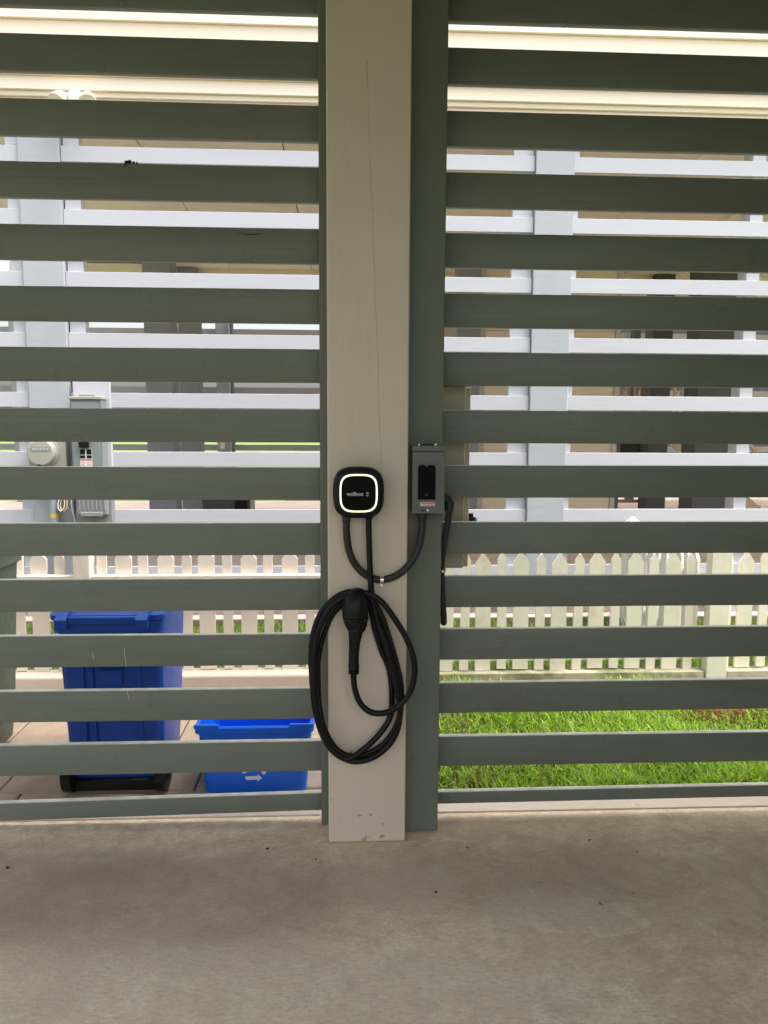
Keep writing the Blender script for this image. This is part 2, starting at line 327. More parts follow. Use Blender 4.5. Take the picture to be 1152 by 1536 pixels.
def obj(name, mb, m, parent=None, origin=None, smooth=False):
    """one mesh object; geometry is given in world space"""
    root = parent; off = Vector((0, 0, 0))
    while root is not None:
        off += root.location; root = root.parent
    if parent is None:
        off = Vector(origin) if origin is not None else Vector((0, 0, 0))
    me = mb.mesh(name, off, smooth)
    me.materials.append(m if not isinstance(m, str) else M[m])
    o = bpy.data.objects.new(name, me); C.objects.link(o)
    if parent is None: o.location = off
    else: o.parent = parent
    return o
def copy_part(src, parent, loc):
    c = src.copy(); C.objects.link(c); c.parent = parent; c.location = loc; return c
def thing(name, label, cat, loc, group=None):
    o = bpy.data.objects.new(name, None); C.objects.link(o); o.empty_display_size = 0.1
    o.location = loc; o['label'] = label; o['category'] = cat
    if group: o['group'] = group
    return o
def tag(o, label, cat, group=None):
    o['label'] = label; o['category'] = cat
    if group: o['group'] = group
    return o
def kind(o, k): o['kind'] = k; return o
def rrect(x0, x1, y0, y1, r, z, n=4):
    out = []
    for cx, cy, a0 in ((x1-r, y0+r, -90), (x1-r, y1-r, 0), (x0+r, y1-r, 90), (x0+r, y0+r, 180)):
        for k in range(n+1):
            a = math.radians(a0 + 90*k/n); out.append((cx+r*math.cos(a), cy+r*math.sin(a), z))
    return out
def squircle(cx, cz, rx, rz, p, y, n=48):
    out = []
    for k in range(n):
        a = 2*math.pi*k/n; c, s = math.cos(a), math.sin(a)
        out.append((cx+rx*math.copysign(abs(c)**(2/p), c), y, cz+rz*math.copysign(abs(s)**(2/p), s)))
    return out

# ------------------------------------------------------------------ setting: ground
b = MB(); b.box(-400, 400, -400, 600, -0.40, -0.07); kind(obj('ground', b, 'far_grass'), 'structure')
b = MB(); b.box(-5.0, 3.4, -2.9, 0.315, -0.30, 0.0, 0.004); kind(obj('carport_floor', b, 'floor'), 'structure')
b = MB(); b.box(-9.0, 8.0, -14.0, -2.904, -0.066, -0.012); kind(obj('driveway', b, 'asphalt'), 'structure')
b = MB(); b.box(-60, 60, -22.0, -14.004, -0.066, -0.03); kind(obj('street', b, 'asphalt'), 'structure')
b = MB(); b.box(-9.0, 9.0, 0.319, 3.096, -0.066, -0.045); kind(obj('soil', b, 'soil'), 'structure')
kind(obj('far_path', MB().box(3.9, 14.0, 11.904, 13.99, -0.066, 0.0), 'pink_slab'), 'structure')
nslab = kind(obj('neighbour_slab', MB().box(-9.0, 14.0, 3.10, 11.9, -0.066, 0.010), 'pink_slab'), 'structure')
obj('slab_edge', MB().box(-9.0, 14.0, 3.088, 3.0995, -0.044, 0.004), 'slab_edge', nslab)

kind(obj('lit_strip', MB().box(-2.4, -0.10, 0.192, 0.312, 0.0008, 0.007, 0.001).box(0.335, 3.1, 0.192, 0.312, 0.0008, 0.007, 0.001), 'kerb'), 'structure')  # thin bars added to catch light as the bright strip under the slats
path = kind(obj('path', MB().box(-6.0, 0.02, 0.319, 1.596, -0.0445, -0.018), 'groove'), 'structure')
rows = [(0.325, 0.416, 0.27), (0.422, 0.880, 0.17), (0.888, 1.350, 0.0), (1.357, 1.592, 0.4)]
for y0, y1, sh in rows:
    x = -0.78 + sh - 0.78*6
    while x < 0.02:
        x1 = min(x+0.773, 0.015); xa = max(x, -5.98)
        if x1 - xa > 0.05:
            obj('paver', MB().box(xa, x1, y0, y1, -0.0175, random.uniform(-0.003, 0.001), 0.006), 'paver', path)
        x += 0.78
kerb = kind(obj('kerb', MB().box(-6.0, 0.06, 1.60, 1.745, -0.044, 0.078, 0.012, 2), 'kerb'), 'structure')

# ------------------------------------------------------------------ our carport: roof over the camera, mass above it
carport = thing('carport_house', 'raised house over the carport with pale ceiling above the slatted screens', 'house', (0, -3, 0))
obj('ceiling', MB().box(-2.9, 3.4, -3.3, 0.150, 3.0, 3.126), 'ceiling_white', carport)
obj('header_beam', MB().box(-2.9, 3.4, 0.12, 0.149, 2.93, 2.999), 'sage', carport)
obj('upper_wall', MB().box(-2.9, 3.4, -3.3, 0.150, 3.13, 3.3), 'house_wall', carport)
obj('shade_wall', MB().box(1.92, 2.07, -3.3, 0.05, 0.002, 2.996), 'sage', carport)  # unseen wall, added to keep light off the right screen

# ------------------------------------------------------------------ green slat screens
def slat_mesh(name, ln, h, th=0.027):
    b = MB(); b.box(0, ln, 0, th, -h, 0, 0.0042, 3); return b.mesh(name, smooth=True)
def screen(label, x0, x1, tops, stile, bottom):
    t = thing('slat_screen', label, 'fence', ((x0+x1)/2, 0.15, 0), 'green slatted screens of the carport')
    me = slat_mesh('slat', x1-x0, 0.1155); me.materials.append(M['sage'])
    for zt, tilt in tops:
        o = bpy.data.objects.new('slat', me); C.objects.link(o); o.parent = t
        o.location = (x0-t.location.x, 0.146-0.15+random.uniform(-0.001, 0.001), zt); o.rotation_euler = (random.uniform(-0.006, 0.006), tilt, 0)
    zt, hb, tilt = bottom
    mb_ = slat_mesh('bottom_slat', x1-x0, hb); mb_.materials.append(M['sage'])
    o = bpy.data.objects.new('slat', mb_); C.objects.link(o); o.parent = t; o.location = (x0-t.location.x, -0.004, zt); o.rotation_euler = (0, tilt, 0)
    obj('stile', MB().box(*stile, 0.004, 2), 'sage_stile', t)
    return t
LT = [2.916, 2.717, 2.518, 2.320, 2.121, 1.919, 1.718, 1.513, 1.314, 1.116, 0.916, 0.715, 0.512, 0.312]
RT = [2.908, 2.712, 2.512, 2.315, 2.116, 1.914, 1.715, 1.515, 1.321, 1.119, 0.923, 0.728, 0.526, 0.322]
def tl(lst, s): return [(z, s+random.uniform(-0.0012, 0.0012)) for z in lst]
left_screen = screen('green slatted screen left of the beige post, bins behind it', -2.4, -0.02, tl(LT, 0.0), (-0.0925, 0.06, 0.1195, 0.1445, 0.003, 2.928), (0.077, 0.068, -0.0158))
right_screen = screen('darker green slatted screen right of the beige post, lawn behind it', 0.23, 3.1, tl(RT, 0.0), (0.2075, 0.3285, 0.061, 0.1445, 0.003, 2.928), (0.107, 0.047, -0.004))
# shift right tops by their start so that tilt pivots at the post: slats are straight, nothing else needed
for dx, z0, z1 in ((-0.903, 0.628, 0.655), (-0.791, 0.600, 0.671), (-0.785, 0.480, 0.511)):
    b = MB(); b.tube([(dx, 0.1445, z1), (dx+0.003, 0.1440, (z0+z1)/2), (dx+0.006, 0.1445, z0)], 0.0008, 5)
    obj('paint_drip', b, 'thread', left_screen)
b = MB(); b.tube([(-0.369, 0.1455, 2.102), (-0.325, 0.1450, 2.098), (-0.280, 0.1455, 2.103)], lambda t: 0.0012*(1-abs(2*t-1))+0.0003, 5)
obj('wood_check', b, 'clump', left_screen)

# beige post
post = obj('timber_post', MB().box(-0.0635, 0.2055, 0.0, 0.118, 0.002, 2.995, 0.005, 2), 'post', None, (0, 0, 0))
tag(post, 'wide beige painted timber post carrying the car charger and coiled cable', 'post')

# small dried clump on a left slat
b = MB()
for p, r in (((-0.727, 0.147, 2.322), 0.006), ((-0.718, 0.147, 2.325), 0.0065), ((-0.704, 0.147, 2.322), 0.0045), ((-0.694, 0.147, 2.321), 0.0035)):
    bm2 = bmesh.ops.create_icosphere(b.b, subdivisions=2, radius=r, matrix=Matrix.Translation(p))
    for v in bm2['verts']: v.co += Vector((random.uniform(-1, 1), random.uniform(-1, 1), random.uniform(-1, 1)))*r*0.35
b.tube([(-0.728, 0.142, 2.324), (-0.731, 0.138, 2.314), (-0.733, 0.140, 2.306)], 0.002, 6)
tag(obj('dried_clump', b, 'clump', None, (-0.716, 0.147, 2.320)), 'small dark dried clump stuck on the top edge of a high left slat', 'debris')

# ------------------------------------------------------------------ wall charger
CX, CZ = 0.039, 1.2425
ch = thing('wall_charger', 'black rounded square car charger with a glowing ring on the post', 'charger', (CX, 0, CZ))
b = MB(); b.loft([squircle(CX, CZ, 0.070, 0.070, 3.15, 0.0), squircle(CX, CZ, 0.077, 0.077, 3.15, -0.010), squircle(CX, CZ, 0.0835, 0.0840, 3.15, -0.035),
                  squircle(CX, CZ, 0.0835, 0.0840, 3.15, -0.058), squircle(CX, CZ, 0.081, 0.0815, 3.15, -0.068), squircle(CX, CZ, 0.076, 0.076, 3.15, -0.0755), squircle(CX, CZ, 0.068, 0.068, 3.15, -0.079), squircle(CX, CZ, 0.060, 0.060, 3.4, -0.0805)])
obj('housing', b, 'black', ch, smooth=True)
b = MB(); b.loft([squircle(CX, CZ, 0.0555, 0.0562, 3.5, -0.0800), squircle(CX, CZ, 0.0555, 0.0562, 3.5, -0.0812), squircle(CX, CZ, 0.053, 0.0537, 3.5, -0.0822)])
obj('front_panel', b, 'matte_black', ch, smooth=True)
def ring(o, ri, y0, y1):
    b = MB(); b.loft([squircle(CX, CZ, o, o*1.012, 3.5, y0), squircle(CX, CZ, o, o*1.012, 3.5, y1), squircle(CX, CZ, ri, ri*1.012, 3.5, y1), squircle(CX, CZ, ri, ri*1.012, 3.5, y0)], False, False)
    return b
obj('light_ring', ring(0.0613, 0.0560, -0.0800, -0.0835), 'ring', ch)
def text(s, size, x, y, z, m, parent, align='CENTER', bold=0.0, name='lettering'):
    c = bpy.data.curves.new(name, 'FONT'); c.body = s; c.size = size; c.align_x = align; c.align_y = 'CENTER'; c.extrude = 0.0002; c.offset = bold
    c.materials.append(M[m]); c.resolution_u = 3
    tmp = bpy.data.objects.new(name, c); C.objects.link(tmp)
    dg = bpy.context.evaluated_depsgraph_get(); me = bpy.data.meshes.new_from_object(tmp.evaluated_get(dg)); bpy.data.objects.remove(tmp)
    me.name = name; o = bpy.data.objects.new(name, me); C.objects.link(o); o.parent = parent
    off = Vector((0, 0, 0)); r = parent
    while r is not None: off += r.location; r = r.parent
    o.location = Vector((x, y, z)) - off; o.rotation_euler = (math.pi/2, 0, 0); return o
text('wallbox', 0.0170, 0.0275, -0.0828, 1.2400, 'print', ch, bold=0.0004)
b = MB()
for z0, z1 in ((1.2415, 1.2460), (1.2335, 1.2370)):
    pts = []
    for k in range(13):
        a = math.pi*k/12
        pts.append((0.0675+0.0042*math.cos(a), (z0+0.0042*math.sin(a)) if z0 > 1.24 else (z1-0.0040*math.sin(a))))
    b.prism(pts, 'y', -0.0832, -0.0824)
obj('logo_mark', b, 'print', ch)
b = MB(); b.lathe((-0.0005, -0.036, 1.168), (0, 0, -1), [(0, 0.0165), (0.010, 0.0165), (0.011, 0.014), (0.024, 0.014), (0.026, 0.012)], 20)
obj('cable_gland', b, 'conduit', ch, smooth=True)
b = MB(); b.lathe((0.076, -0.036, 1.165), (0, 0, -1), [(0, 0.013), (0.008, 0.013), (0.012, 0.0098)], 20)
obj('cable_boot', b, 'black', ch, smooth=True)

cable_pts = [(0.075, -0.036, 1.166), (0.073, -0.036, 1.147), (0.076, -0.035, 1.038), (0.080, -0.030, 0.951), (0.087, -0.030, 0.878), (0.105, -0.035, 0.799), (0.130, -0.040, 0.732), (0.153, -0.045, 0.652), (0.171, -0.048, 0.571), (0.181, -0.048, 0.501), (0.172, -0.045, 0.429), (0.143, -0.040, 0.373), (0.091, -0.038, 0.330), (0.023, -0.036, 0.316), (-0.039, -0.036, 0.346), (-0.080, -0.036, 0.406), (-0.104, -0.036, 0.489), (-0.115, -0.036, 0.582), (-0.119, -0.036, 0.687), (-0.111, -0.036, 0.767), (-0.084, -0.036, 0.840), (-0.033, -0.034, 0.891), (0.022, -0.030, 0.908), (0.074, -0.028, 0.889), (0.108, -0.026, 0.843), (0.135, -0.024, 0.773), (0.163, -0.024, 0.680), (0.182, -0.024, 0.598), (0.187, -0.024, 0.515), (0.174, -0.022, 0.444), (0.133, -0.022, 0.377), (0.073, -0.020, 0.337), (0.011, -0.018, 0.327), (-0.039, -0.018, 0.357), (-0.075, -0.020, 0.423), (-0.093, -0.022, 0.507), (-0.097, -0.022, 0.601), (-0.095, -0.022, 0.682), (-0.076, -0.020, 0.762), (-0.045, -0.018, 0.831), (0.005, -0.016, 0.876), (0.056, -0.016, 0.889), (0.083, -0.014, 0.840), (0.097, -0.014, 0.771), (0.118, -0.014, 0.701), (0.146, -0.014, 0.630), (0.155, -0.016, 0.537), (0.149, -0.016, 0.465), (0.114, -0.030, 0.412), (0.057, -0.040, 0.360), (-0.000, -0.050, 0.332), (-0.052, -0.052, 0.372), (-0.086, -0.052, 0.443), (-0.103, -0.052, 0.530), (-0.112, -0.050, 0.622), (-0.107, -0.050, 0.714), (-0.089, -0.050, 0.794), (-0.049, -0.048, 0.865), (0.011, -0.044, 0.900), (0.067, -0.050, 0.906), (0.115, -0.054, 0.879), (0.155, -0.058, 0.828), (0.196, -0.060, 0.760), (0.223, -0.062, 0.691), (0.228, -0.063, 0.629), (0.211, -0.064, 0.565), (0.175, -0.066, 0.524), (0.130, -0.066, 0.499), (0.081, -0.063, 0.501), (0.045, -0.060, 0.533), (0.027, -0.058, 0.584), (0.022, -0.058, 0.639)]
b = MB(); b.tube(cable_pts, 0.0102, 12, True, 6); cable = obj('charging_cable', b, 'rubber', ch, smooth=True)
b = MB(); b.lathe((0.024, -0.058, 0.632), (0, 0, 1), [(0, 0.0135), (0.0035, 0.0185), (0.006, 0.0185), (0.007, 0.0145), (0.010, 0.0145), (0.011, 0.0185), (0.014, 0.0185), (0.015, 0.0145), (0.019, 0.0145), (0.020, 0.0185), (0.030, 0.0185), (0.05, 0.0165)], 20)
obj('strain_relief', b, 'rubber', cable, smooth=True)
def oval(cx, cy, rx, ry, z, n=20): return [(cx+rx*math.cos(2*math.pi*k/n), cy+ry*math.sin(2*math.pi*k/n), z) for k in range(n)]
b = MB(); b.loft([oval(0.024, -0.058, 0.0170, 0.017, 0.668), oval(0.024, -0.060, 0.0170, 0.018, 0.70), oval(0.026, -0.062, 0.0185, 0.020, 0.735), oval(0.029, -0.066, 0.0225, 0.024, 0.765), oval(0.031, -0.066, 0.026, 0.027, 0.792), oval(0.033, -0.060, 0.027, 0.027, 0.81)])
plug = obj('plug_handle', b, 'black', cable, smooth=True)
b = MB(); b.box(0.0205, 0.0395, -0.0945, -0.084, 0.752, 0.792, 0.003, 2); obj('release_button', b, 'gloss_black', cable)

hol = thing('plug_holster', 'black hooded holster on the post holding the charging plug', 'holster', (0.033, 0, 0.83))
b = MB(); b.loft([oval(0.033, -0.055, 0.029, 0.033, 0.781), oval(0.031, -0.055, 0.0375, 0.040, 0.800), oval(0.029, -0.054, 0.0425, 0.044, 0.825), oval(0.028, -0.052, 0.0430, 0.046, 0.855), oval(0.030, -0.049, 0.040, 0.044, 0.885),
                  oval(0.033, -0.044, 0.032, 0.036, 0.905), oval(0.035, -0.040, 0.022, 0.024, 0.917), oval(0.036, -0.038, 0.008, 0.009, 0.921)])
obj('hood', b, 'black', hol, smooth=True)
b = MB(); b.loft([oval(0.0302, -0.055, 0.0415, 0.0435, 0.819), oval(0.0302, -0.055, 0.0438, 0.0465, 0.822), oval(0.0302, -0.055, 0.0438, 0.0465, 0.827), oval(0.0302, -0.055, 0.0415, 0.0435, 0.830)]); obj('rim', b, 'rubber', hol, smooth=True)
b = MB(); b.box(-0.002, 0.064, -0.018, -0.0005, 0.79, 0.905, 0.006, 2); obj('back_plate', b, 'black', hol)

con = thing('flexible_conduit', 'dark grey conduit looping from the charger to the grey switch box', 'conduit', (0.117, 0, 0.94))
b = MB(); b.tube([(-0.0005, -0.036, 1.146), (0.0005, -0.034, 1.10), (0.010, -0.028, 1.040), (0.036, -0.020, 0.988), (0.075, -0.0155, 0.955), (0.118, -0.0140, 0.944), (0.165, -0.0145, 0.957), (0.206, -0.0155, 0.990), (0.238, -0.004, 1.040), (0.253, 0.010, 1.095), (0.2565, 0.018, 1.142)], 0.0122, 14, True, 8)
obj('conduit_tube', b, 'conduit', con, smooth=True)
b = MB(); b.lathe((0.2565, 0.018, 1.1735), (0, 0, -1), [(0, 0.019), (0.016, 0.019), (0.018, 0.016), (0.030, 0.0155), (0.034, 0.013)], 20); obj('conduit_fitting', b, 'conduit', con, smooth=True)
b = MB(); b.lathe((0.113, -0.0142, 0.944), (1, 0.0, -0.05), [(0, 0.0128), (0.0, 0.0140), (0.011, 0.0140), (0.011, 0.0128)], 18); b.box(0.112, 0.124, -0.004, -0.0005, 0.914, 0.934, 0.001)
st = obj('pipe_strap', b, 'chrome', con, smooth=True)
b = MB(); b.lathe((0.118, -0.004, 0.921), (0, -1, 0), [(0, 0.004), (0.002, 0.0035), (0.003, 0.001)], 10); obj('screw', b, 'chrome', st, smooth=True)

# ------------------------------------------------------------------ disconnect box on the right stile
dx = thing('disconnect_box', 'small grey electrical switch box with black pull handle on green stile', 'switch box', (0.273, 0.06, 1.28))
b = MB(); b.box(0.2205, 0.3245, -0.005, 0.0605, 1.1705, 1.3920, 0.003, 2); obj('enclosure', b, 'grey_metal', dx)
b = MB(); b.box(0.2185, 0.3265, -0.013, -0.0055, 1.168, 1.3735, 0.002, 2)
cov = obj('cover', b, 'grey_metal', dx)
b = MB(); b.box(0.2180, 0.3270, -0.014, 0.058, 1.3765, 1.3945, 0.0015, 1); obj('rain_hood', b, 'grey_metal', dx)
b = MB()
for x0, x1, z0, z1 in ((0.2345, 0.2365, 1.216, 1.338), (0.3085, 0.3105, 1.216, 1.338), (0.2365, 0.3085, 1.336, 1.338)): b.box(x0, x1, -0.0150, -0.0131, z0, z1)
obj('recess_frame', b, 'grey_metal', cov)
b = MB(); hp = [(0.2375, 1.2155), (0.2955, 1.2155), (0.2955, 1.3235)]
for cx in (0.2810, 0.2520): hp += [(cx+0.0135*math.cos(math.pi*k/8), 1.3235+0.0075*math.sin(math.pi*k/8)) for k in range(9)]
b.prism(hp+[(0.2375, 1.3235)], 'y', -0.0168, -0.0132)
obj('pull_handle', b, 'matte_black', dx)
obj('handle_ridge', MB().box(0.2425, 0.2905, -0.0185, -0.0169, 1.3020, 1.3080, 0.0006), 'matte_black', dx)
b = MB(); b.lathe((0.266, -0.0166, 1.231), (0, -1, 0), [(0, 0.0045), (0.0008, 0.0045)], 14); obj('emblem', b, 'conduit', dx)
lb = obj('warning_label', MB().box(0.2465, 0.2955, -0.0140, -0.0132, 1.1935, 1.2060), 'white_print', dx)
obj('label_print', MB().box(0.2490, 0.2950, -0.0146, -0.0141, 1.2005, 1.2050).box(0.2520, 0.2950, -0.0146, -0.0141, 1.1950, 1.1985), 'orange_print', lb)
b = MB(); b.lathe((0.2715, -0.013, 1.180), (0, -1, 0), [(0, 0.0055), (0.004, 0.005), (0.006, 0.002)], 12); obj('latch_screw', b, 'chrome', dx, smooth=True)
obj('latch_slot', MB().box(0.2475, 0.2665, -0.0142, -0.0132, 1.1775, 1.1810), 'black', dx)
b = MB(); b.box(0.240, 0.300, 0.02, 0.045, 1.3950, 1.3985)
hg = obj('hinge_bar', b, 'black', dx)
for cx in (0.243, 0.297):
    b = MB(); b.lathe((cx, 0.012, 1.3985), (0, 0, 1), [(-0.004, 0.0055), (0.0015, 0.0055), (0.0035, 0.003)], 10); obj('screw', b, 'chrome', hg, smooth=True)

c2 = thing('elbow_conduit', 'dark conduit dropping from the switch box and bending through the right slats', 'conduit', (0.345, 0.10, 1.2))
b = MB(); b.tube([(0.324, 0.03, 1.218), (0.338, 0.03, 1.218), (0.347, 0.032, 1.210), (0.350, 0.035, 1.195), (0.350, 0.036, 1.176)], 0.0135, 14, True, 5); obj('elbow', b, 'conduit', c2, smooth=True)
b = MB(); b.lathe((0.350, 0.036, 1.204), (0, 0, -1), [(0, 0.0165), (0.003, 0.0180), (0.010, 0.0180), (0.011, 0.0165), (0.034, 0.0160), (0.037, 0.012)], 18); obj('conduit_fitting', b, 'conduit', c2, smooth=True)
b = MB(); b.tube([(0.350, 0.036, 1.17), (0.347, 0.055, 1.12), (0.340, 0.085, 1.05), (0.336, 0.110, 0.97), (0.338, 0.124, 0.90), (0.342, 0.128, 0.84), (0.347, 0.130, 0.795), (0.350, 0.140, 0.762), (0.352, 0.165, 0.748), (0.352, 0.26, 0.742)], 0.0118, 14, True, 8)
obj('conduit_tube', b, 'conduit', c2, smooth=True)
b = MB(); b.lathe((0.3385, 0.112, 0.956), (0.06, 0.1, -1), [(0, 0.0135), (0.010, 0.0135)], 16); obj('pipe_strap', b, 'chrome', c2, smooth=True)

# tan box behind the right screen
tb = thing('utility_box', 'narrow tan utility box mounted behind the right green screen', 'utility box', (0.38, 0.25, 1.27))
obj('box_body', MB().box(0.30, 0.432, 0.235, 0.36, 0.935, 1.602, 0.004, 2), 'tanbox', tb)
obj('box_flange', MB().box(0.4325, 0.4545, 0.27, 0.36, 0.934, 1.600, 0.002), 'tanbox_side', tb)
obj('box_lip', MB().box(0.298, 0.4335, 0.2335, 0.362, 1.6025, 1.6065), 'tanbox_side', tb)
b = MB(); b.box(0.4555, 0.482, 0.285, 0.315, 1.094, 1.120, 0.004, 2); b.cyl((0.468, 0.30, 1.12), (0.468, 0.30, 1.132), 0.009)
b.lathe((0.4835, 0.30, 1.115), (0, 0, 1), [(-0.001, 0.004), (0.001, 0.004)], 8)
n = 16
b.tube([(0.480+0.0085*math.sin(math.pi*k/8), 0.30, 1.107+0.008*math.cos(math.pi*k/8)) for k in range(0, 9)], 0.0028, 8, True, 3)
obj('padlock', b, 'black', tb, smooth=True)

# ------------------------------------------------------------------ bins
def wheelie(name, label, xa, xb, ya, yb, H, m, detail=True):
    """seen from its hinge and wheel side, which faces -Y"""
    cx = (xa+xb)/2; hw = (xb-xa)/2
    t = thing(name, label, 'wheelie bin', (cx, (ya+yb)/2, 0), 'wheeled bins')
    def rg(k, z, y0, y1, r=0.03): return rrect(cx-hw*k, cx+hw*k, y0, y1, r, z, 3)
    b = MB(); d = yb-ya
    b.loft([rg(0.85, 0.030, ya+0.045, yb-0.07), rg(0.89, 0.20, ya+0.030, yb-0.05), rg(0.92, H*0.55, ya+0.018, yb-0.025), rg(0.95, H*0.86, ya+0.006, yb-0.005), rg(0.955, H*0.87, ya, yb), rg(1.0, H*0.88, ya-0.012, yb+0.015), rg(1.0, H*0.94, ya-0.012, yb+0.015)])
    bd = obj('body', b, m, t, smooth=True)
    b = MB(); b.loft([rg(1.02, H*0.945, ya-0.020, yb+0.03), rg(1.035, H*0.95, ya-0.024, yb+0.035), rg(1.035, H*0.975, ya-0.024, yb+0.035), rg(0.98, H*1.005, ya+0.03, yb-0.01), rg(0.80, H*1.03, ya+0.09, yb-0.08)])
    ld = obj('lid', b, m, t, smooth=True)
    b = MB(); b.box(cx-hw*0.66, cx+hw*0.58, ya-0.050, ya-0.028, H*0.935, H*0.975, 0.006, 2); obj('hinge_bar', b, m, t)
    for k in (-0.76, 0.67):
        b = MB(); x0 = cx+hw*k
        b.prism([(ya-0.060, H*0.915), (ya-0.060, H*0.962), (ya+0.04, H*1.045), (ya+0.06, H*1.03), (ya-0.018, H*0.925)], 'x', x0-0.022, x0+0.022); obj('hinge_lug', b, m, t)
    for k, wd in ((-0.52, 0.010), (-0.34, 0.007), (0.50, 0.010)):
        b = MB(); x0 = cx+hw*k
        b.loft([[(x0-wd, ya+0.026, 0.20), (x0+wd, ya+0.026, 0.20), (x0+wd*0.6, ya+0.019, 0.20), (x0-wd*0.6, ya+0.019, 0.20)],
                [(x0*1.0-wd, ya+0.008, H*0.86), (x0+wd, ya+0.008, H*0.86), (x0+wd*0.6, ya-0.003, H*0.86), (x0-wd*0.6, ya-0.003, H*0.86)]]); obj('rib', b, m, t)
    b = MB(); b.box(cx-0.045, cx+0.045, ya-0.004, ya+0.010, H*0.60, H*0.68, 0.003); obj('grip_pad', b, m, t)
    for s in (-1, 1):
        xw = cx+s*hw*0.86
        b = MB(); b.lathe((xw-0.022, ya+0.055, 0.087), (1, 0, 0), [(0, 0.055), (0.004, 0.085), (0.040, 0.085), (0.044, 0.055)], 24)
        wl = obj('wheel', b, 'rubber', t, smooth=True)
        b = MB(); b.lathe((xw+s*0.022, ya+0.055, 0.087), (s, 0, 0), [(0, 0.045), (0.004, 0.04), (0.008, 0.012)], 16); obj('hub', b, 'black', wl, smooth=True)
    b = MB(); b.cyl((cx-hw*0.8, ya+0.055, 0.087), (cx+hw*0.8, ya+0.055, 0.087), 0.011); b.box(cx-hw*0.78, cx+hw*0.78, ya+0.02, ya+0.11, 0.012, 0.060, 0.006)
    obj('axle', b, 'black', t, smooth=True)
    return t
wheelie('wheelie_bin', 'dark blue wheelie bin with hinge bar standing behind the left screen', -1.125, -0.705, 0.375, 0.82, 0.755, 'blue')
wheelie('wheelie_bin', 'dark green wheelie bin cut off at the edge beyond the left screen', -2.08, -1.495, 0.55, 1.02, 0.95, 'green_bin')

rb = thing('recycling_box', 'bright blue open recycling box with white recycling arrows on its front', 'recycling box', (-0.365, 0.53, 0))
def rr(k, z, e=0.0): return rrect(-0.365-0.235*k-e, -0.365+0.235*k+e, 0.53-0.165*k-e, 0.53+0.165*k+e, 0.035, z, 4)
b = MB()
b.loft([rr(0.86, 0.0), rr(0.90, 0.10), rr(0.945, 0.245), rr(0.945, 0.25, 0.006), rr(0.955, 0.252, 0.010), rr(0.955, 0.276, 0.010), rr(0.955, 0.282, 0.004), rr(0.95, 0.280, -0.004), rr(0.93, 0.20, -0.006), rr(0.86, 0.012, -0.008)])
obj('tub', b, 'bright_blue', rb, smooth=True)
b = MB(); b.box(-0.598, -0.500, 0.3595, 0.372, 0.275, 0.2925, 0.004, 2).box(-0.225, -0.132, 0.3595, 0.372, 0.275, 0.2925, 0.004, 2); obj('rim_corner', b, 'bright_blue', rb)
# chasing arrows
b = MB(); ccx, ccz, Rr = -0.369, 0.093, 0.062
def tri(k): a = math.radians(90+120*k); return Vector((math.cos(a), math.sin(a)))
for k in range(3):
    A, B = tri(k)*Rr, tri(k+1)*Rr; d = (B-A).normalized(); nn = Vector((-d.y, d.x)); L_ = (B-A).length; w_ = 0.0075
    def Q(u, v_): p = A + d*u + nn*v_; return (ccx+p.x, ccz+p.y)
    pts = [Q(0.022, -w_), Q(0.22*L_+0.012, -w_), Q(0.62*L_, -w_), Q(0.62*L_, -0.016), Q(0.62*L_+0.020, 0), Q(0.62*L_, 0.016), Q(0.62*L_, w_), Q(0.018, w_)]
    zz = 0.0
    me = [(p[0], p[1]) for p in pts]
    f0 = 0.53-0.165*0.885
    vs0 = []
    bb = b.b
    fr = [bb.verts.new((x, 0.53-0.165*(0.86+0.04*z/0.1)-0.0018, z)) for x, z in me]; bk = [bb.verts.new((x, 0.53-0.165*(0.86+0.04*z/0.1)+0.002, z)) for x, z in me]
    fs = [bb.faces.new(fr), bb.faces.new(bk[::-1])] + [bb.faces.new((fr[i], bk[i], bk[(i+1) % 8], fr[(i+1) % 8])) for i in range(8)]
    bmesh.ops.recalc_face_normals(bb, faces=fs)
obj('recycling_symbol', b, 'white_print', rb)

# ------------------------------------------------------------------ picket fences
def picket_mesh(wd, h, tip, th=0.018):
    b = MB(); b.prism([(-wd/2, 0), (wd/2, 0), (wd/2, h-tip), (0.004, h), (-0.004, h), (-wd/2, h-tip)], 'y', 0, th); return b.mesh('picket')
def add_pickets(t, xs, meshes, y, z0, m, rot=0.0):
    for me in meshes:
        if not me.materials: me.materials.append(M[m])
    for x, k in xs:
        o = bpy.data.objects.new('picket', meshes[k]); C.objects.link(o); o.parent = t
        if rot: o.location = (y-t.location.x, x-t.location.y, z0+random.uniform(-0.004, 0.004)); o.rotation_euler = (0, random.uniform(-0.004, 0.004), rot)
        else: o.location = (x-t.location.x, y-t.location.y+random.uniform(-0.001, 0.001), z0+random.uniform(-0.008, 0.008)); o.rotation_euler = (random.uniform(-0.008, 0.008), random.uniform(-0.011, 0.011), 0)
lf = thing('picket_fence', 'beige picket fence on a concrete kerb behind the blue wheelie bin', 'fence', (-1.2, 1.7, 0), 'picket fences')
mw, mn = picket_mesh(0.088, 0.685, 0.045), picket_mesh(0.052, 0.680, 0.035)
xs = [(-0.548+0.2295*k, 0) for k in range(-14, 3)] + [(-0.548+0.2295*(k+0.5), 1) for k in range(-14, 3)]
add_pickets(lf, [(x, k) for x, k in xs if not (-1.53 < x < -1.38)], (mw, mn), 1.690, 0.080, 'picket_left')
obj('rail', MB().box(-3.9, -1.4855, 1.640, 1.689, 0.590, 0.632, 0.003), 'picket_left', lf)
obj('rail', MB().box(-1.3955, 0.10, 1.640, 1.689, 0.590, 0.632, 0.003), 'picket_left', lf)
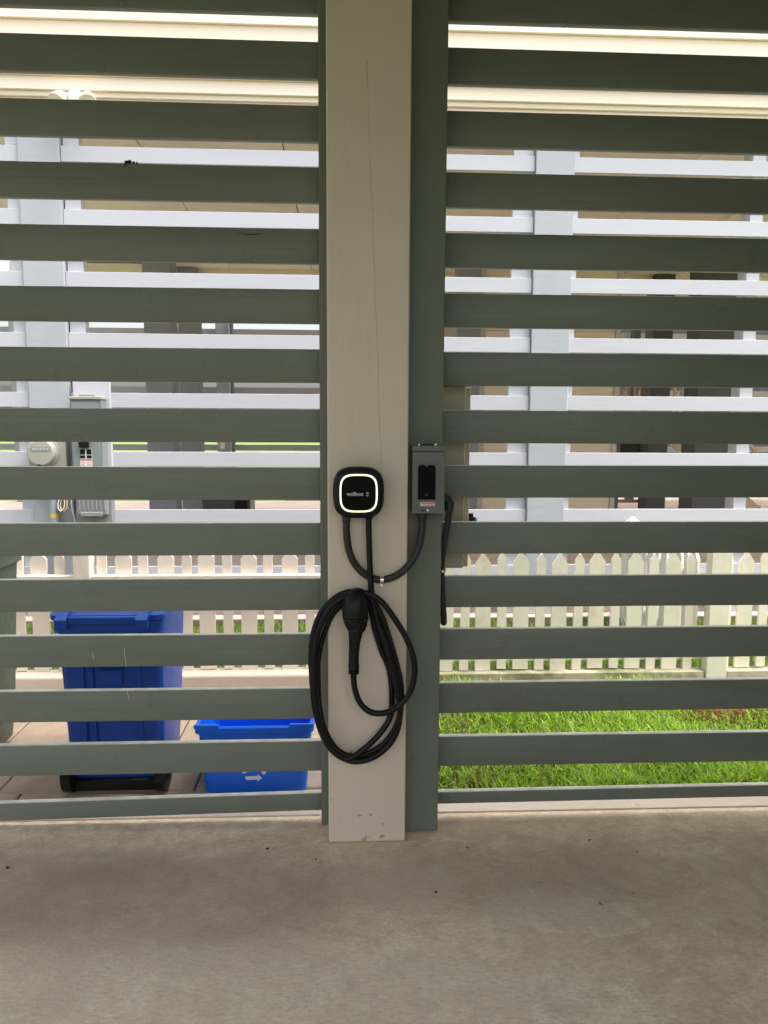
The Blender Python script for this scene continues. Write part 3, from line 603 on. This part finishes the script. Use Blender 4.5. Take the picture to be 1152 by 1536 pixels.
b = MB(); b.box(-1.485, -1.396, 1.628, 1.720, 0.079, 0.86, 0.003); obj('fence_post', b, 'picket_left', lf)
rf = thing('picket_fence', 'cream pointed picket fence above mossy edging along the lawn', 'fence', (1.3, 1.72, 0), 'picket fences')
mw, mn = picket_mesh(0.088, 0.690, 0.062), picket_mesh(0.052, 0.680, 0.036)
xs = [(0.784+0.2195*k, 0) for k in range(-3, 12)] + [(0.894+0.2195*k, 1) for k in range(-3, 12)]
add_pickets(rf, [(x, k) for x, k in xs if not (2.06 < x < 2.21)], (mw, mn), 1.715, 0.052, 'picket_right')
obj('rail', MB().box(0.12, 2.080, 1.7345, 1.772, 0.10, 0.140), 'picket_right', rf)
obj('rail', MB().box(0.12, 2.080, 1.7345, 1.772, 0.535, 0.575), 'picket_right', rf)
obj('rail', MB().box(2.2, 3.6, 1.7345, 1.772, 0.535, 0.575), 'picket_right', rf)
b = MB(); b.box(2.082, 2.205, 1.665, 1.733, -0.04, 0.82, 0.004); obj('fence_post', b, 'picket_right', rf)
obj('edging_board', MB().box(0.12, 2.075, 1.672, 1.765, -0.044, 0.047, 0.004), 'timber', rf)
obj('edging_board', MB().box(2.212, 3.6, 1.672, 1.765, -0.044, 0.047, 0.004), 'timber', rf)
# white fence running back towards the neighbour's slab, seen edge-on
pf = thing('picket_fence', 'bright white picket fence running back edge-on beyond the cream pickets', 'fence', (2.12, 2.4, 0), 'picket fences')
mw, mn = picket_mesh(0.088, 0.66, 0.062), picket_mesh(0.052, 0.65, 0.036)
add_pickets(pf, [(1.90+0.2195*k, 0) for k in range(5)] + [(2.01+0.2195*k, 1) for k in range(5)], (mw, mn), 2.105, 0.06, 'picket_white', math.pi/2)
obj('rail', MB().box(2.1065, 2.140, 1.80, 2.90, 0.535, 0.575), 'picket_white', pf)
obj('rail', MB().box(2.1065, 2.140, 1.80, 2.90, 0.13, 0.17), 'picket_white', pf)
b = MB(); b.box(2.055, 2.165, 2.915, 3.025, -0.04, 0.715, 0.004); fp = obj('fence_post', b, 'picket_white', pf)
b = MB(); b.loft([[(2.045, 2.905, 0.716), (2.175, 2.905, 0.716), (2.175, 3.035, 0.716), (2.045, 3.035, 0.716)], [(2.045, 2.905, 0.735), (2.175, 2.905, 0.735), (2.175, 3.035, 0.735), (2.045, 3.035, 0.735)],
                  [(2.102, 2.962, 0.792), (2.118, 2.962, 0.792), (2.118, 2.978, 0.792), (2.102, 2.978, 0.792)]]); obj('post_cap', b, 'picket_white', fp)

# ------------------------------------------------------------------ neighbour's white slat fence on its slab
def wfence(label, x0, x1, sections, stiles):
    t = thing('slat_fence', label, 'fence', ((x0+x1)/2, 3.2, 0.01), 'white slatted fence sections next door')
    me = MB().box(0, x1-x0, 0, 0.019, -0.107, 0, 0.002, 1).mesh('slat'); me.materials.append(M['white_slat'])
    for k in range(sections):
        z = 0.181+0.2142*k
        o = bpy.data.objects.new('slat', me); C.objects.link(o); o.parent = t
        o.location = (x0-t.location.x, random.uniform(-0.001, 0.001), z-0.01+random.uniform(-0.003, 0.003)); o.rotation_euler = (0, random.uniform(-0.0008, 0.0008), 0)
    for a, b_, y0, y1 in stiles: obj('stile', MB().box(a, b_, y0, y1, 0.012, 3.655, 0.003), 'white_slat', t)
wfence('white slats left of the grey post that carries the electric meter', -5.2, -2.305, 17, [(-3.6, -3.5, 3.222, 3.31), (-2.40, -2.306, 3.222, 3.30)])
wfence('long white slatted run between the two grey posts next door', -2.007, 1.366, 17, [(-2.00, -1.89, 3.222, 3.31), (1.215, 1.365, 3.222, 3.27)])
wfence('white slats right of the plain grey post, above the pointed pickets', 1.658, 6.2, 17, [(1.66, 1.70, 3.222, 3.31), (2.995, 3.095, 3.222, 3.36), (4.6, 4.7, 3.222, 3.31)])
for xa, xb, lab in ((-2.298, -2.010, 'grey painted post next door with the electric meter mounted on it'), (1.370, 1.655, 'bare grey painted post between white slats next door')):
    tag(obj('timber_post', MB().box(xa, xb, 3.178, 3.30, 0.012, 3.655, 0.004), 'grey_post', None, (xa, 3.178, 0.012)), lab, 'post', 'grey posts next door')

# ------------------------------------------------------------------ neighbour's raised house
ho = thing('raised_house', 'raised neighbouring house with cream trim and tan ceiling above its open ground floor', 'house', (0, 8, 0))
def fb(name, y0, y1, z0, z1, m='cream', bev=0.003): return obj(name, MB().box(-4.4, 14.0, y0, y1, z0, z1, bev), m, ho)
fb('moulding', 3.150, 3.30, 3.660, 3.694); fb('moulding', 3.128, 3.30, 3.6945, 3.729); fb('fascia_board', 3.105, 3.30, 3.7295, 3.818)
fb('drip_ledge', 3.080, 3.30, 3.8185, 3.828); fb('fascia_board', 3.112, 3.30, 3.8285, 4.180); fb('siding_board', 3.088, 3.30, 4.181, 4.42)
for k in range(10):
    z0 = 4.421+0.21*k
    obj('siding_board', MB().prism([(3.30, z0), (3.085, z0), (3.102, z0+0.209), (3.30, z0+0.209)], 'x', -4.4, 14.0), 'cream', ho)
obj('upper_wall', MB().box(-4.4, 14.0, 3.302, 10.2, 3.78, 7.0), 'cream', ho)
# ceiling panels with open joints running away from the viewer
xj = -0.51; xs = [xj+1.15*k for k in range(-3, 13)]
for a in xs:
    for y0, y1 in ((3.302, 6.45), (6.458, 8.94), (8.948, 10.15)):
        obj('ceiling_panel', MB().box(a+0.006, a+1.144, y0, y1, 3.682, 3.70), 'tan_ceiling', ho)
obj('ceiling_backing', MB().box(-4.4, 14.0, 3.303, 10.2, 3.702, 3.778), 'groove', ho)
for k in (3, 4, 5, 6): obj('ceiling_batten', MB().box(xs[2]+1.15*k-0.022, xs[2]+1.15*k+0.022, 3.31, 9.3, 3.664, 3.681), 'tan_ceiling', ho)
obj('ceiling_beam', MB().box(-4.4, 14, 9.0, 9.14, 3.60, 3.681), 'tan_ceiling', ho)
obj('edge_beam', MB().box(-4.4, 14, 9.95, 10.15, 3.40, 3.681), 'tan_ceiling', ho)
obj('sky_blocker', MB().box(3.9, 14.0, 10.21, 11.1, 3.3, 7.0), 'tan_ceiling', ho)  # added mass that cuts the sky light under the right side
obj('boxed_beam', MB().box(-4.65, -2.52, 8.6, 8.9, 3.30, 3.66), 'tan_ceiling', ho)
def hpost(x0, x1, y0, dy, m, top=3.681): obj('support_post', MB().box(x0, x1, y0, y0+dy, 0.012, top, 0.004), m, ho)
hpost(-2.512, -2.168, 7.3, 0.34, 'far_grey'); hpost(-2.43, -2.14, 8.88, 0.3, 'far_grey'); hpost(1.40, 1.70, 7.30, 0.30, 'far_grey')
hpost(4.545, 5.02, 7.3, 0.40, 'charcoal'); hpost(4.56, 4.86, 8.88, 0.32, 'charcoal'); hpost(-4.35, -4.05, 9.6, 0.3, 'far_grey'); hpost(8.2, 8.6, 7.3, 0.4, 'charcoal')
# boarded store room under the house
k = 0
obj('store_room_wall', MB().box(1.80, 3.46, 7.42, 9.2, 0.012, 3.680), 'tan_wall', ho)
z = 0.02
while z < 3.66:
    obj('wall_board', MB().box(1.78, 3.475, 7.40, 7.419, z, min(z+0.325, 3.675), 0.004), 'tan_wall', ho); z += 0.33
obj('corner_trim', MB().box(1.705, 1.778, 7.385, 7.46, 0.012, 3.675), 'far_light', ho); obj('corner_trim', MB().box(3.4755, 3.54, 7.385, 7.46, 0.012, 3.675), 'far_light', ho)
# meter equipment on the grey post
mt = thing('electric_meter', 'round glass electric meter on a tan grey box next door', 'electric meter', (-2.15, 3.12, 1.2))
obj('meter_box', MB().box(-2.285, -2.018, 3.085, 3.176, 0.985, 1.345, 0.006, 2), 'meter_tan', mt)
b = MB(); b.lathe((-2.172, 3.0845, 1.250), (0, -1, 0), [(0, 0.112), (0.018, 0.112), (0.020, 0.100), (0.060, 0.096), (0.068, 0.088), (0.070, 0.05), (0.0705, 0.002)], 32); md = obj('meter_dome', b, 'meter_tan', mt, smooth=True)
obj('dial_plate', MB().box(-2.235, -2.105, 3.0125, 3.0143, 1.258, 1.290), 'light_grey', md)
text('000', 0.03, -2.17, 3.0118, 1.274, 'black', md) if False else None
b = MB()
for k in range(5): b.box(-2.226+0.024*k, -2.208+0.024*k, 3.0110, 3.0124, 1.265, 1.283)
obj('meter_digits', b, 'print', md)
b = MB(); b.tube([(-2.19, 3.02, 1.16), (-2.16, 3.00, 1.145), (-2.13, 3.03, 1.14)], 0.009, 8); obj('seal_tag', b, 'black', mt, smooth=True)
bk = tag(obj('backing_board', MB().box(-1.980, -1.715, 3.165, 3.198, 0.70, 1.758, 0.004), 'white_slat', None, (-1.85, 3.18, 0.7)), 'white backing board behind the grey breaker panel next door', 'board')
dp = thing('breaker_panel', 'tall grey breaker panel with warning labels beside the electric meter', 'electrical panel', (-1.84, 3.12, 1.38))
obj('panel_box', MB().box(-1.965, -1.745, 3.055, 3.164, 1.02, 1.625, 0.005, 2), 'panel_grey', dp)
obj('panel_door', MB().box(-1.955, -1.765, 3.046, 3.0545, 1.04, 1.605, 0.004, 2), 'panel_grey', dp)
obj('rain_hood', MB().box(-1.972, -1.738, 3.040, 3.164, 1.6255, 1.648, 0.004), 'meter_tan', dp)
obj('hasp', MB().box(-1.90, -1.80, 3.06, 3.10, 1.6485, 1.660), 'light_grey', dp)
obj('handle', MB().box(-1.905, -1.835, 3.020, 3.0455, 1.285, 1.345, 0.006, 2), 'black', dp)
lb = obj('warning_label', MB().box(-1.905, -1.820, 3.0442, 3.0455, 1.12, 1.275), 'white_print', dp)
b = MB()
for x0 in (-1.904, -1.858): b.box(x0, x0+0.036, 3.0428, 3.044, 1.235, 1.274); b.box(x0, x0+0.036, 3.0428, 3.044, 1.208, 1.230)
obj('label_print', b, 'black', lb); obj('label_print', MB().box(-1.904, -1.821, 3.0428, 3.044, 1.193, 1.202), 'red_print', lb)
b = MB()
for k in range(4): b.box(-1.900, -1.872, 3.043, 3.044, 1.130+0.015*k, 1.134+0.015*k); b.box(-1.858, -1.826, 3.043, 3.044, 1.130+0.015*k, 1.134+0.015*k)
obj('label_print', b, 'red_print', lb)
ab = thing('outlet_box', 'ribbed grey weatherproof outlet box below the breaker panel', 'outlet box', (-1.84, 3.12, 0.85))
obj('box_base', MB().box(-1.965, -1.705, 3.09, 3.1645, 0.735, 0.962, 0.006, 2), 'light_grey', ab)
obj('hinged_cover', MB().box(-1.945, -1.725, 3.045, 3.0895, 0.795, 0.955, 0.012, 2), 'light_grey', ab)
for k in range(7): obj('rib', MB().box(-1.928+0.030*k, -1.918+0.030*k, 3.038, 3.046, 0.835, 0.95, 0.002), 'light_grey', ab)
obj('finger_lip', MB().box(-1.915, -1.760, 3.030, 3.0455, 0.790, 0.822, 0.004), 'light_grey', ab)
pc = thing('pvc_riser', 'grey plastic conduit riser with yellow tape under the meter', 'conduit', (-2.13, 3.12, 0))
b = MB(); b.cyl((-2.135, 3.13, 0.012), (-2.135, 3.13, 0.984), 0.030, None, 18); obj('pipe', b, 'pvc', pc, smooth=True)
b = MB(); b.lathe((-2.135, 3.13, 0.770), (0, 0, 1), [(0, 0.0302), (0, 0.0318), (0.032, 0.0318), (0.032, 0.0302)], 18); obj('tape_band', b, 'yellow', pc, smooth=True)
cc = thing('cable_bundle', 'loose coiled cables hanging between meter and outlet box', 'cable', (-2.05, 3.12, 0.8))
for r, m, s in ((0.0065, 'ivory', 0.0), (0.006, 'black', 0.008), (0.006, 'stair_wood', 0.016)):
    b = MB(); b.tube([(-2.075+s, 3.10, 0.96), (-2.045+s, 3.085, 0.92), (-2.040+s, 3.08, 0.86), (-2.065+s, 3.08, 0.825), (-2.090+s, 3.09, 0.85), (-2.085+s, 3.10, 0.90), (-2.06+s, 3.12, 0.95)], r, 8); obj('cable_loop', b, m, cc, smooth=True)
b = MB(); b.tube([(-2.06, 3.12, 0.845), (-2.02, 3.12, 0.825), (-1.985, 3.12, 0.77), (-1.975, 3.12, 0.66), (-1.975, 3.13, 0.30), (-1.975, 3.13, 0.013)], 0.014, 10); obj('conduit_tube', b, 'pvc', cc, smooth=True)
b = MB(); b.tube([(-1.985, 3.10, 1.019), (-1.995, 3.09, 0.93), (-1.99, 3.09, 0.83), (-1.975, 3.10, 0.74)], 0.006, 8); obj('white_wire', b, 'white_slat', cc, smooth=True)

fl = thing('flood_light', 'ivory twin headed security light under the cream fascia', 'light', (-1.855, 3.09, 3.638))
b = MB(); b.lathe((-1.855, 3.1045, 3.683), (0, -1, 0), [(0, 0.05), (0.02, 0.05), (0.03, 0.03)], 18); obj('base_plate', b, 'ivory', fl, smooth=True)
for s in (-1, 1):
    b = MB(); b.lathe((-1.855+s*0.092, 3.065, 3.658), (s*0.25, -0.7, -0.66), [(-0.05, 0.004), (-0.046, 0.022), (-0.03, 0.040), (0.0, 0.050), (0.055, 0.060), (0.06, 0.054)], 20); lh = obj('lamp_head', b, 'ivory', fl, smooth=True)
    b = MB(); b.tube([(-1.855+s*0.02, 3.08, 3.683), (-1.855+s*0.06, 3.07, 3.680), (-1.855+s*0.085, 3.068, 3.673)], 0.012, 8); obj('arm', b, 'ivory', fl, smooth=True)
obj('sensor', MB().box(-1.89, -1.82, 3.05, 3.085, 3.638, 3.678, 0.006, 2), 'ivory', fl)

# ------------------------------------------------------------------ under and beyond the neighbour's house
def far_fence(label, x0, x1, posts, y, m, pm):
    t = thing('slat_fence', label, 'fence', ((x0+x1)/2, y, 0), 'far slatted fences')
    me = MB().box(0, x1-x0, 0, 0.02, -0.110, 0).mesh('slat'); me.materials.append(M[m])
    for k in range(16):
        o = bpy.data.objects.new('slat', me); C.objects.link(o); o.parent = t; o.location = (x0-t.location.x, 0, 0.226+0.2095*k)
    for a, b_ in posts: obj('fence_post', MB().box(a, b_, y-0.13, y-0.002, 0.012, 3.37), pm, t)
far_fence('grey slatted fence on the far side, bright sky and lawn through it', -8.0, 3.5, [(-2.36, -2.12), (-6.0, -5.7), (-5.2, -5.0)], 11.80, 'far_slat', 'far_grey')
far_fence('pale bluish slatted fence far right behind the staircase', 4.0, 13.0, [(5.30, 5.44), (9.3, 9.6)], 11.80, 'white_slat', 'charcoal')
tag(obj('drain_pipe', MB().cyl((-2.06, 11.6, 0.012), (-2.06, 11.6, 3.37), 0.035, None, 12), 'charcoal', None, (-2.06, 11.6, 0)), 'thin dark downpipe against the far grey fence post', 'pipe')
tag(obj('junction_box', MB().box(-2.30, -2.22, 11.61, 11.668, 0.99, 1.13, 0.006, 2), 'far_light', None, (-2.26, 11.64, 0.99)), 'small pale socket box on the far grey fence post', 'socket box')
obj('store_room_wall', MB().box(1.20, 1.95, 9.5, 9.65, 0.012, 3.59), 'tan_wall', ho)
tt = thing('storage_bin', 'low dark storage bin standing on the pink slab', 'bin', (-1.66, 8.1, 0.010))
b = MB(); b.loft([rrect(-1.95, -1.36, 8.02, 8.42, 0.03, 0.012), rrect(-1.985, -1.335, 8.0, 8.45, 0.03, 0.42)]); obj('tub', b, 'charcoal', tt, smooth=True)
obj('front_panel', MB().box(-1.53, -1.36, 7.992, 8.018, 0.05, 0.41), 'black', tt)
obj('lid', MB().box(-2.0, -1.32, 7.985, 8.46, 0.421, 0.445, 0.004), 'green_bin', tt)
tag(obj('leaning_board', MB().box(-1.318, -1.262, 8.0, 8.05, 0.012, 0.47), 'far_light', None, (-1.29, 8.0, 0.012)), 'narrow pale board standing beside the dark storage bin', 'board')
tag(obj('next_house', MB().box(4.2, 20, 14.0, 22, -0.06, 7.5), 'charcoal', None, (12, 14, 0)), 'dark blue grey house wall beyond the far right fence', 'house')
# stairs under the house
stt = thing('staircase', 'tan wooden staircase with balusters under the neighbouring house', 'staircase', (5.0, 9.6, 0.01))
for x in (4.33, 4.45, 4.565, 4.66): obj('baluster', MB().box(x-0.022, x+0.022, 9.48, 9.52, 1.78, 2.42), 'stair_wood', stt)
obj('landing', MB().box(4.15, 4.98, 9.45, 10.4, 1.55, 1.77), 'stair_wood', stt)
obj('newel', MB().box(4.66, 4.74, 9.46, 9.54, 1.771, 2.60), 'far_light', stt)
obj('handrail', MB().box(4.15, 4.70, 9.47, 9.53, 2.421, 2.47), 'stair_wood', stt)
for k in range(7):
    x = 5.08+0.115*k; z = 1.62-0.80*(x-5.08)
    obj('baluster', MB().box(x-0.022, x+0.022, 9.48, 9.52, z-0.05, z+0.60), 'stair_wood', stt)
b = MB(); b.prism([(4.985, 1.56), (4.985, 1.28), (6.55, -0.0), (6.85, 0.0)], 'y', 9.44, 9.50); obj('stringer', b, 'stair_wood', stt)
b = MB(); b.prism([(4.985, 2.36), (4.985, 2.29), (6.6, 1.0), (6.6, 1.07)], 'y', 9.46, 9.52); obj('handrail', b, 'stair_wood', stt)
for k in range(7): obj('tread', MB().box(5.0+0.24*k, 5.27+0.24*k, 9.505, 10.4, 1.34-0.20*k, 1.38-0.20*k), 'stair_wood', stt)
b = MB(); b.prism([(5.0, 1.56), (6.5, 0.35), (6.5, 1.0), (5.4, 1.56)], 'y', 9.53, 9.56); obj('side_panel', b, 'tan_wall', stt)
bt = thing('window_frame', 'grey framed screen standing under the staircase landing', 'screen', (4.5, 9.45, 0.01))
obj('frame', MB().box(4.22, 4.74, 9.30, 9.36, 0.03, 0.12).box(4.22, 4.28, 9.30, 9.36, 0.121, 1.30).box(4.68, 4.74, 9.30, 9.36, 0.121, 1.30).box(4.22, 4.74, 9.30, 9.36, 1.301, 1.36).box(4.281, 4.679, 9.30, 9.36, 0.36, 0.42), 'far_grey', bt)
obj('panel', MB().box(4.281, 4.679, 9.33, 9.34, 0.421, 1.30), 'charcoal', bt)
obj('step_board', MB().box(4.281, 4.679, 9.32, 9.345, 0.24, 0.29), 'stair_wood', bt)
b = MB()
for k in range(40):
    x = -1.2+0.055*k; b.box(x, x+0.03, 12.6, 12.62, -0.069, 0.05+0.03*(k % 3))
tag(obj('garden_edging', b, 'charcoal', None, (0, 12.6, -0.07)), 'row of small dark stakes edging the far lawn', 'edging')

# ------------------------------------------------------------------ grass
def grass(name, n, area, hmin, hmax, wd, colf, dens=None, z=-0.045):
    vs, fs, cs = [], [], []
    k = 0
    while k < n:
        x = random.uniform(area[0], area[1]); y = random.uniform(area[2], area[3])
        q = mnoise.noise(Vector((x*2.6, y*2.6, 1.7)))
        if dens and random.random() > dens(x, y, q): continue
        k += 1
        h = random.uniform(hmin, hmax)*(1+0.55*q); a = random.uniform(0, 6.283); ln = random.uniform(0.15, 0.95)*h
        dx_, dy_ = math.cos(a), math.sin(a); sx, sy = -dy_*wd*random.uniform(0.7, 1.3), dx_*wd*random.uniform(0.7, 1.3)
        i = len(vs)
        m1 = (x+dx_*ln*0.28, y+dy_*ln*0.28, z+h*0.55); tp = (x+dx_*ln, y+dy_*ln, z+h*(1-0.25*ln/h*random.uniform(0.4, 1.4)))
        vs += [(x-sx*0.8, y-sy*0.8, z), (x+sx*0.8, y+sy*0.8, z), (m1[0]+sx, m1[1]+sy, m1[2]), (m1[0]-sx, m1[1]-sy, m1[2]), tp]
        fs += [(i, i+1, i+2, i+3), (i+3, i+2, i+4)]
        c = colf(x, y, q); cs += [c]*5
    me = bpy.data.meshes.new(name); me.from_pydata(vs, [], fs); me.update()
    at = me.attributes.new('col', 'FLOAT_COLOR', 'POINT')
    flat = [v for c in cs for v in (*c, 1.0)]; at.data.foreach_set('color', flat)
    me.materials.append(M['grass'])
    for p in me.polygons: p.use_smooth = True
    o = bpy.data.objects.new(name, me); C.objects.link(o); return kind(o, 'stuff')
def lawn_col(x, y, q):
    r = random.random(); v = random.uniform(0.6, 1.35)
    dry = math.exp(-(((x-1.95)/0.16)**2 + ((y-1.22)/0.14)**2))
    if random.random() < dry*1.1: return (0.48*v, 0.30*v, 0.12*v)
    if q < -0.12 and random.random() < 0.45: v *= 0.72
    if random.random() < 0.07: return (0.30*v, 0.36*v, 0.14*v)
    if x < 0.62 and random.random() < 0.30: return (0.24*v, 0.21*v, 0.08*v)
    if r < 0.06: return (0.32*v, 0.30*v, 0.10*v)
    if r < 0.5: return (0.31*v, 0.54*v, 0.042*v)
    return (0.46*v, 0.64*v, 0.080*v)
def lawn_den(x, y, q):
    d = 0.75+0.5*q
    if x < 0.52 and y < 0.62: d *= 0.35
    return d
grass('lawn', 62000, (0.12, 3.2, 0.33, 1.615), 0.04, 0.095, 0.0046, lawn_col, lawn_den)
grass('grass_strip', 26000, (-4.0, 4.0, 1.80, 3.07), 0.03, 0.08, 0.004, lambda x, y, q: tuple(c*random.uniform(0.8, 1.2) for c in (0.20, 0.32, 0.045)))

# ------------------------------------------------------------------ crumbs on the carport floor
b = MB()
for x, y, r in ((-0.275, -0.03, 0.0055), (-1.12, -0.11, 0.006), (-0.105, -0.10, 0.0035), (0.28, -0.30, 0.004), (0.62, -0.26, 0.002), (0.42, -0.05, 0.0035), (0.9, -0.33, 0.0022), (1.0, -0.1, 0.003)):
    q = bmesh.ops.create_icosphere(b.b, subdivisions=1, radius=r, matrix=Matrix.Translation((x, y, r*0.5)) @ Matrix.Diagonal((1.2, 0.8, 0.6, 1)))
    for v in q['verts']: v.co += Vector((random.uniform(-1, 1), random.uniform(-1, 1), random.uniform(-0.3, 0.6)))*r*0.35
for x, y, a, l in ((0.86, -0.02, 0.6, 0.009), (0.78, -0.38, 2.1, 0.007)):
    c, s_ = math.cos(a), math.sin(a)
    b.loft([[(x+c*t*l-s_*w_, y+s_*t*l+c*w_, 0.0025+0.002*abs(t)), (x+c*t*l+s_*w_, y+s_*t*l-c*w_, 0.0015+0.003*abs(t)), (x+c*t*l, y+s_*t*l, 0.0008)] for t, w_ in ((-1, 0.0005), (-0.4, l*0.22), (0.3, l*0.26), (1, 0.0005))])
kind(obj('debris', b, 'clump'), 'stuff')
